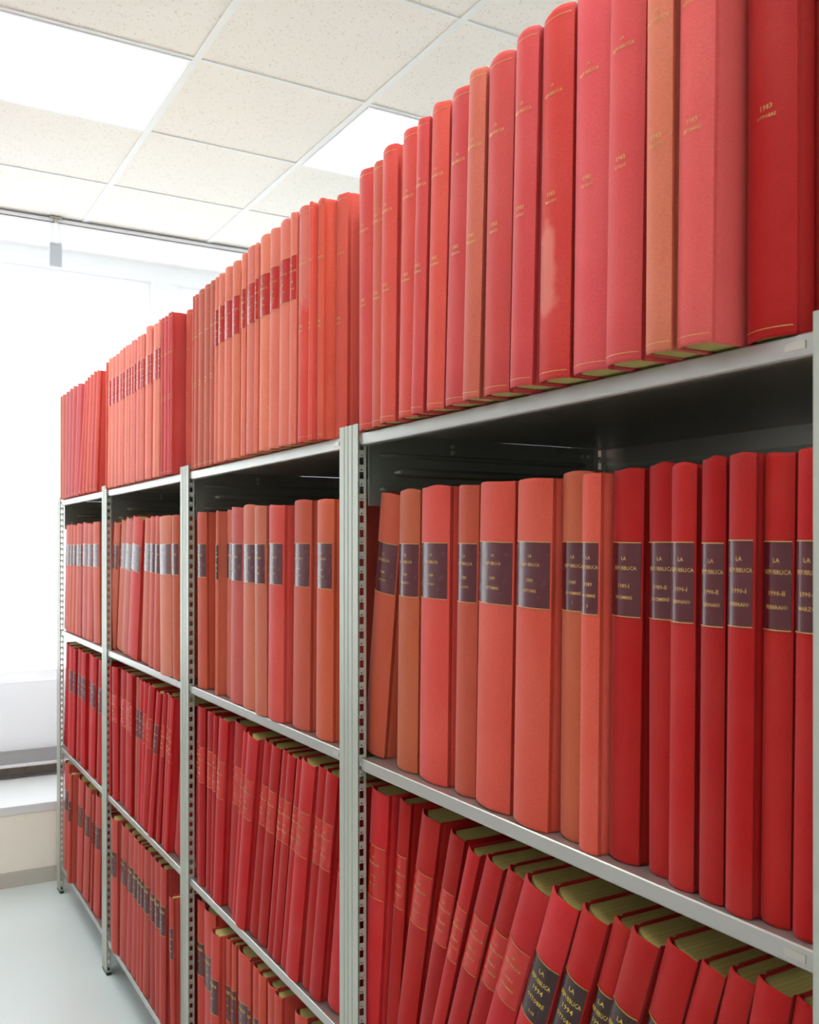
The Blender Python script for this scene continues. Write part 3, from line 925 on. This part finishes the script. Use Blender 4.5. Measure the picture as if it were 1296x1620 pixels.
COLORS = {
    'rose': (202, 71, 67), 'rose2': (204, 75, 73), 'coral': (212, 81, 65), 'coral2': (204, 75, 63), 'lilac': (194, 89, 92),
    'dusty': (198, 91, 71), 'dusty2': (194, 87, 71), 'pale': (229, 124, 106), 'pale2': (227, 118, 94), 'patch': (213, 69, 55),
    'tan': (196, 100, 77), 'stain': (192, 52, 46), 'red': (169, 17, 13),
    'rose3': (198, 89, 79), 'orange': (191, 79, 54), 'orange2': (198, 102, 77), 'brown': (189, 87, 55), 'salmon': (206, 73, 57),
    'salmon2': (210, 83, 63), 'red2': (198, 52, 42), 'deep': (168, 11, 5), 'deep2': (171, 15, 10), 'crim': (175, 17, 17),
    'crim2': (189, 29, 32), 'brown2': (162, 65, 50), 'brick': (177, 67, 57), 'brick2': (181, 62, 52), 'red3': (187, 64, 48),
}
LOOK = {
    'rose': 'rose', 'rose2': 'rose', 'coral': 'coral red', 'coral2': 'coral red', 'lilac': 'mauve pink', 'dusty': 'dusty rose', 'dusty2': 'dusty rose',
    'pale': 'pale salmon', 'pale2': 'pale salmon', 'patch': 'half bleached coral', 'tan': 'faded tan', 'stain': 'pale stained rose', 'red': 'dark red',
    'rose3': 'rose', 'orange': 'orange red', 'orange2': 'worn orange', 'brown': 'brownish orange', 'salmon': 'salmon red', 'salmon2': 'salmon red',
    'red2': 'bright red', 'deep': 'deep red', 'deep2': 'deep red', 'crim': 'crimson', 'crim2': 'bright crimson', 'brown2': 'brownish red',
    'brick': 'brick red', 'brick2': 'brick red', 'red3': 'brick red',
}
LABEL_LOOK = {'M': 'maroon label', 'R': 'red label', 'W': 'wine label', 'D': 'dark label', 'Y': 'dark label', '': 'gilt lettering'}
ORD = ('first second third fourth fifth sixth seventh eighth ninth tenth eleventh twelfth thirteenth fourteenth fifteenth '
       'sixteenth seventeenth eighteenth nineteenth twentieth twenty-first twenty-second').split()
ROWS = {1: 'top', 2: 'second', 3: 'third', 4: 'bottom'}
BAYS = {1: 'farthest', 2: 'third nearest', 3: 'second nearest', 4: 'nearest'}


def bulge(T):
    return max(.0035, min(.010, .17 * T))


def spine_arc(T, x0, n=10, off=0.0, ymax=None):
    """points (x, y) from near edge (-T/2) over the front to the far edge (+T/2)"""
    bl = bulge(T)
    rad = ((T / 2) ** 2 + bl * bl) / (2 * bl)
    th = 2 * math.atan(2 * bl / T)
    pts = []
    for i in range(n + 1):
        a = -th + 2 * th * i / n
        rr = rad + off
        pts.append((x0 + rad - rr * math.cos(a), rr * math.sin(a)))
    return pts


def cover_mesh(T, H, rnd):
    bl = bulge(T)
    t = 0.0028
    D = BOOK_D
    half = T / 2
    arc = spine_arc(T * 0.985, 0.0)
    jx0, jx1, jx2 = bl + 0.0035, bl + 0.0075, bl + 0.0125
    jd = min(0.0028, T * 0.09)
    near = [(D, -half), (jx2 + 0.06, -half), (jx2, -half), (jx1, -half + jd), (jx0, -half + jd * 0.4)]
    outer = near + arc + [(x, -y) for x, y in reversed(near)]
    arci = spine_arc(T * 0.985, 0.0, off=-0.0016)
    ni = [(D, -half + t), (jx2 + 0.06, -half + t), (jx2, -half + t), (jx1, -half + jd + 0.0012), (jx0, -half + jd * 0.4 + 0.0014)]
    inner = ni + arci + [(x, -y) for x, y in reversed(ni)]
    n = len(outer)
    levels = [0.0, 0.0012, 0.004, 0.06, 0.14, 0.23, 0.32, H - 0.05, H - 0.005, H - 0.0013, H]
    ph = rnd.uniform(0, 6.28)
    amp = rnd.uniform(0.0001, 0.00035)
    v, f = [], []
    cap = [rnd.uniform(-0.0012, 0.0016) for _ in range(3)]
    for li, z in enumerate(levels):
        e = 0.0009 if li in (0, len(levels) - 1) else (0.0003 if li in (1, len(levels) - 2) else 0.0)
        w = amp * math.sin(ph + z * 14.0)
        for i, (x, y) in enumerate(outer):
            isarc = 5 <= i < n - 5
            xx, yy, zz = x, y, z
            if isarc:
                u = (i - 5) / 10.0
                bumpy = w * math.sin(math.pi * u)
                xx += bumpy + e * 1.2
                # softly rounded, slightly uneven head and tail caps
                if li >= len(levels) - 2:
                    zz += math.sin(math.pi * u) * (0.0012 + cap[0]) + cap[1] * math.sin(2 * math.pi * u)
                if li <= 1:
                    zz += math.sin(math.pi * u) * 0.0012
            yy -= math.copysign(e, y) if abs(y) > 0.001 else 0
            v.append((xx, yy, zz))
        for i, (x, y) in enumerate(inner):
            isarc = 5 <= i < n - 5
            zz = z
            if isarc and li >= len(levels) - 2:
                u = (i - 5) / 10.0
                zz += math.sin(math.pi * u) * (0.0012 + cap[0]) + cap[1] * math.sin(2 * math.pi * u)
            v.append((x + (w * math.sin(math.pi * (i - 5) / 10.0) if isarc else 0), y, zz))
    m = 2 * n
    L = len(levels)
    for li in range(L - 1):
        for i in range(n - 1):
            a = li * m + i
            f.append((a, a + 1, a + 1 + m, a + m))
            c = li * m + n + i
            f.append((c + 1, c, c + m, c + 1 + m))
        a0 = li * m
        f.append((a0 + n, a0, a0 + m, a0 + n + m))
        a1 = li * m + n - 1
        f.append((a1, a1 + n, a1 + n + m, a1 + m))
    for i in range(n - 1):
        f.append((i + 1, i, n + i, n + i + 1))
        q = (L - 1) * m
        f.append((q + i, q + i + 1, q + n + i + 1, q + n + i))
    me = bpy.data.meshes.new('cover')
    me.from_pydata(v, [], f)
    me.shade_smooth()
    me.set_sharp_from_angle(angle=R(50))
    return me


def pages_mesh(T, H):
    bl = bulge(T)
    half = T / 2 - 0.0032
    x0 = bl * 0.3 + 0.0075
    arc = spine_arc(half * 2, x0, 8)
    D = BOOK_D - 0.006
    loop = [(D, -half)] + arc + [(D, half)]
    # hollow fore-edge at the back
    k = [(D - 0.006 * math.sin(math.pi * i / 6), half - 2 * half * i / 6) for i in range(1, 6)]
    loop = loop + k
    b = MB()
    b.rings([[(x, y, 0.0022) for x, y in loop], [(x, y, H - 0.0042) for x, y in loop]])
    me = bpy.data.meshes.new('page_block')
    me.from_pydata(b.v, [], b.f)
    bm = bmesh.new(); bm.from_mesh(me)
    bmesh.ops.recalc_face_normals(bm, faces=bm.faces)
    bm.to_mesh(me); bm.free()
    return me


def arc_point(T, s, off):
    """point on the spine at arc length s from the middle (positive s towards the near side), lifted by off"""
    bl = bulge(T * 0.985)
    tt = T * 0.985
    rad = ((tt / 2) ** 2 + bl * bl) / (2 * bl)
    a = s / rad
    return (rad - (rad + off) * math.cos(a), -(rad + off) * math.sin(a))


def strip_on_spine(T, s0, s1, z0, z1, off, n=8, rag=None):
    v, f = [], []
    for i in range(n + 1):
        s = s0 + (s1 - s0) * i / n
        x, y = arc_point(T, s, off)
        dz = rag(i) if rag else 0.0
        v += [(x, y, z0 + dz), (x, y, z1)]
    for i in range(n):
        a = 2 * i
        f.append((a, a + 2, a + 3, a + 1))
    return v, f


_text_cache = {}


def text_shape(s):
    if s not in _text_cache:
        cu = bpy.data.curves.new('t', 'FONT')
        cu.body = s
        cu.size = 1.0
        cu.resolution_u = 1
        cu.align_x = 'CENTER'
        cu.offset = 0.006
        o = bpy.data.objects.new('t', cu)
        COL.objects.link(o)
        dg = bpy.context.evaluated_depsgraph_get()
        me = bpy.data.meshes.new_from_object(o.evaluated_get(dg))
        vs = [tuple(p.co) for p in me.vertices]
        fs = [tuple(p.vertices) for p in me.polygons]
        w = max(p[0] for p in vs) - min(p[0] for p in vs)
        bpy.data.objects.remove(o)
        bpy.data.curves.remove(cu)
        bpy.data.meshes.remove(me)
        _text_cache[s] = (vs, fs, w)
    return _text_cache[s]


def lettering(T, lines, off, rules=()):
    """lines: (text, z baseline, cap height, max width, dy)"""
    v, f = [], []
    for (s, z, h, wmax, sh) in lines:
        vs, fs, w = text_shape(s)
        sy = h / 0.70
        sx = min(sy, wmax / w)
        k = len(v)
        for (px, py, _) in vs:
            x, y = arc_point(T, px * sx + sh, off)
            v.append((x, y, z + py * sy))
        f += [tuple(k + i for i in q) for q in fs]
    for (s0, s1, z, th, sag) in rules:
        k = len(v)
        n = 8
        for i in range(n + 1):
            x, y = arc_point(T, s0 + (s1 - s0) * i / n, off)
            dz = sag * math.sin(math.pi * i / n)
            v += [(x, y, z - th + dz), (x, y, z + dz)]
        for i in range(n):
            a = k + 2 * i
            f.append((a, a + 2, a + 3, a + 1))
    me = bpy.data.meshes.new('lettering')
    me.from_pydata(v, [], f)
    return me


def child(name, me, m, parent, col=None):
    me.materials.append(m)
    o = bpy.data.objects.new(name, me)
    COL.objects.link(o)
    o.parent = parent
    if col:
        o.color = col
    return o


def tinted(style, rnd):
    c = srgb(COLORS[style])
    k = rnd.uniform(0.92, 1.08)
    g = rnd.uniform(0.90, 1.12)
    return (min(1, c[0] * k), c[1] * k * g, c[2] * k * rnd.uniform(0.92, 1.08), 1.0)


def volume(row, bay, Bb, T, H, r, lean, style, lab, txt, index):
    rnd = random.Random(row * 1000 + bay * 100 + index)
    root = empty('bound_volume', (r, Bb, SHELVES[row - 1] + 0.0006))
    # stands on its near bottom edge when it leans towards the near side
    a = R(lean)
    root.rotation_euler = (a, 0, 0)
    cosa = math.cos(a)
    q = T / cosa if abs(lean) < 30 else T
    if lean >= 0:
        # far face meets the shelf level at Bb; pivot is the near bottom corner
        piv = Vector((r, Bb - T / cosa, SHELVES[row - 1] + 0.0006))
        piv.y = Bb - T / cosa
        root.location = piv
        sh = T / 2
    else:
        root.location = Vector((r, Bb, SHELVES[row - 1] + 0.0006))
        sh = -T / 2
    place = Matrix.Translation((0, sh, 0))
    look = LOOK[style] + (' leaning' if abs(lean) > 7 and row > 1 else '')
    form = '%s volume with %s, %s from left on %s shelf of %s bay'
    rest = (LABEL_LOOK[lab], ORD[index], ROWS[row], BAYS[bay])
    text = form % ((look,) + rest)
    while len(text.replace('-', ' ').split()) > 16 and ' ' in look:
        look = look.replace(' leaning', '') if 'leaning' in look else look.split(' ', 1)[1]
        text = form % ((look,) + rest)
    tag(root, text,
        'book', 'bound volumes on the %s shelf of the %s bay' % (ROWS[row], BAYS[bay]))
    col = tinted(style, rnd)
    m = {'stain': M['cloth_stain'], 'patch': M['cloth_patch']}.get(style, M['cloth'])
    parts = [child('cover', cover_mesh(T, H, rnd), m, root, col),
             child('page_block', pages_mesh(T, H), M['pages'], root)]
    hs = T * 0.985 / 2
    bl = bulge(T)
    # half arc length of the spine
    rad = (hs ** 2 + bl * bl) / (2 * bl)
    S = rad * 2 * math.atan(bl / hs)
    if lab:
        lm = {'M': 'label_maroon', 'R': 'label_red', 'W': 'label_wine', 'D': 'label_dark', 'Y': 'label_maroon'}[lab]
        z0, z1 = {1: (.280, .368), 2: (.289, .3765), 3: (.270, .3625), 4: (.264, .350)}[row]
        dz = rnd.uniform(-.002, .002)
        z0 += dz; z1 += dz
        sl, sr = -S * 0.97, S * rnd.uniform(0.86, 0.95)
        worn = rnd.random() < 0.5
        corner = rnd.choice((0, 8))
        rg = (lambda i: rnd.uniform(-0.0004, 0.0004) + (0.0025 if (worn and i == corner) else 0.0))
        v, f = strip_on_spine(T, sl, sr, z0, z1, 0.0005, rag=rg)
        me = bpy.data.meshes.new('spine_label')
        me.from_pydata(v, [], f)
        me.shade_smooth()
        lb = child('spine_label', me, M[lm], root)
        parts.append(lb)
        W = (sr - sl)
        mid = (sl + sr) / 2 + 0.12 * S
        hgt = z1 - z0
        fine = bay >= 3 or (bay == 2 and row <= 3)
        rules = [(sl, sr, z1, .0009, 0), (sl, sr, z0 + .0009, .0009, 0)]
        L = []
        ww = min(W * 0.84, .034)
        foil = M['gold']
        if lab == 'D':
            ws = txt.split()
            foil = M['yellow']
            L = [('LA', z1 - .19 * hgt, .0062, ww * .4, mid), ('REPUBBLICA', z1 - .35 * hgt, .0066, ww * 1.05, mid), (ws[0], z1 - .50 * hgt, .0072, ww * .55, mid),
                 (ws[1], z1 - .68 * hgt, .0064, ww * .95, mid), (ws[2] if len(ws) > 2 else '1-15', z1 - .88 * hgt, .0045, ww * .45, mid)]
        elif lab == 'Y':
            foil = M['yellow']
            L = [('REPUBBLICA', z1 - .24 * hgt, .0075, ww * 1.1, mid), ('1', z1 - .42 * hgt, .005, ww * .3, mid), ('2000' if not txt else txt, z1 - .60 * hgt, .0045, ww * .45, mid), ('1', z1 - .80 * hgt, .004, ww * .3, mid)]
        else:
            ws = (txt or '1988').split()
            big = 1.0 if row == 2 and bay == 4 else 0.95
            L = [('LA', z1 - .24 * hgt, .0044 * big, ww * .35, mid), ('REPUBBLICA', z1 - .37 * hgt, .0044 * big, ww, mid),
                 (ws[0], z1 - .61 * hgt, .0048 * big, ww * .62, mid)]
            L.append((ws[1] if len(ws) > 1 else 'GIUGNO', z1 - .76 * hgt, .0038 * big, ww * .8, mid))
            if len(ws) > 2:
                L.append((ws[2], z1 - .90 * hgt, .0036, ww * .2, mid))
        if bay == 1:
            L = L[1:3]
        le = child('gilt_lettering', lettering(T, L, 0.0008, rules), foil, lb)
    else:
        ws = (txt or '82').split()
        ww = min(S * 1.5, .034)
        mid = S * 0.04
        L = []
        if bay >= 2 and row == 1:
            y = ws[0] if len(ws[0]) == 4 else '1982'
            mth = ws[1] if len(ws) > 1 else 'MARZO'
            L = [('LA', .3475, .0036, ww * .25, mid), ('REPUBBLICA', .3375, .0040, ww, mid), (y, .2180, .0052, ww * .55, mid), (mth, .2100, .0034, ww * .66, mid)]
        zt = H - .010
        rules = [(-S * .96, S * .9, zt, .0007, 0.0), (-S * .96, S * .9, .0095, .0007, 0.0)]
        if row == 3:
            rules = []
            L = []
        if L or rules:
            parts.append(child('gilt_lettering', lettering(T, L, 0.0005, rules), M['gold'], root))
    for p in parts:
        p.location = (0, sh, 0)
    return root


count = {}
for t in BOOKS:
    key = (t[0], t[1])
    volume(*t, index=count.get(key, 0))
    count[key] = count.get(key, 0) + 1
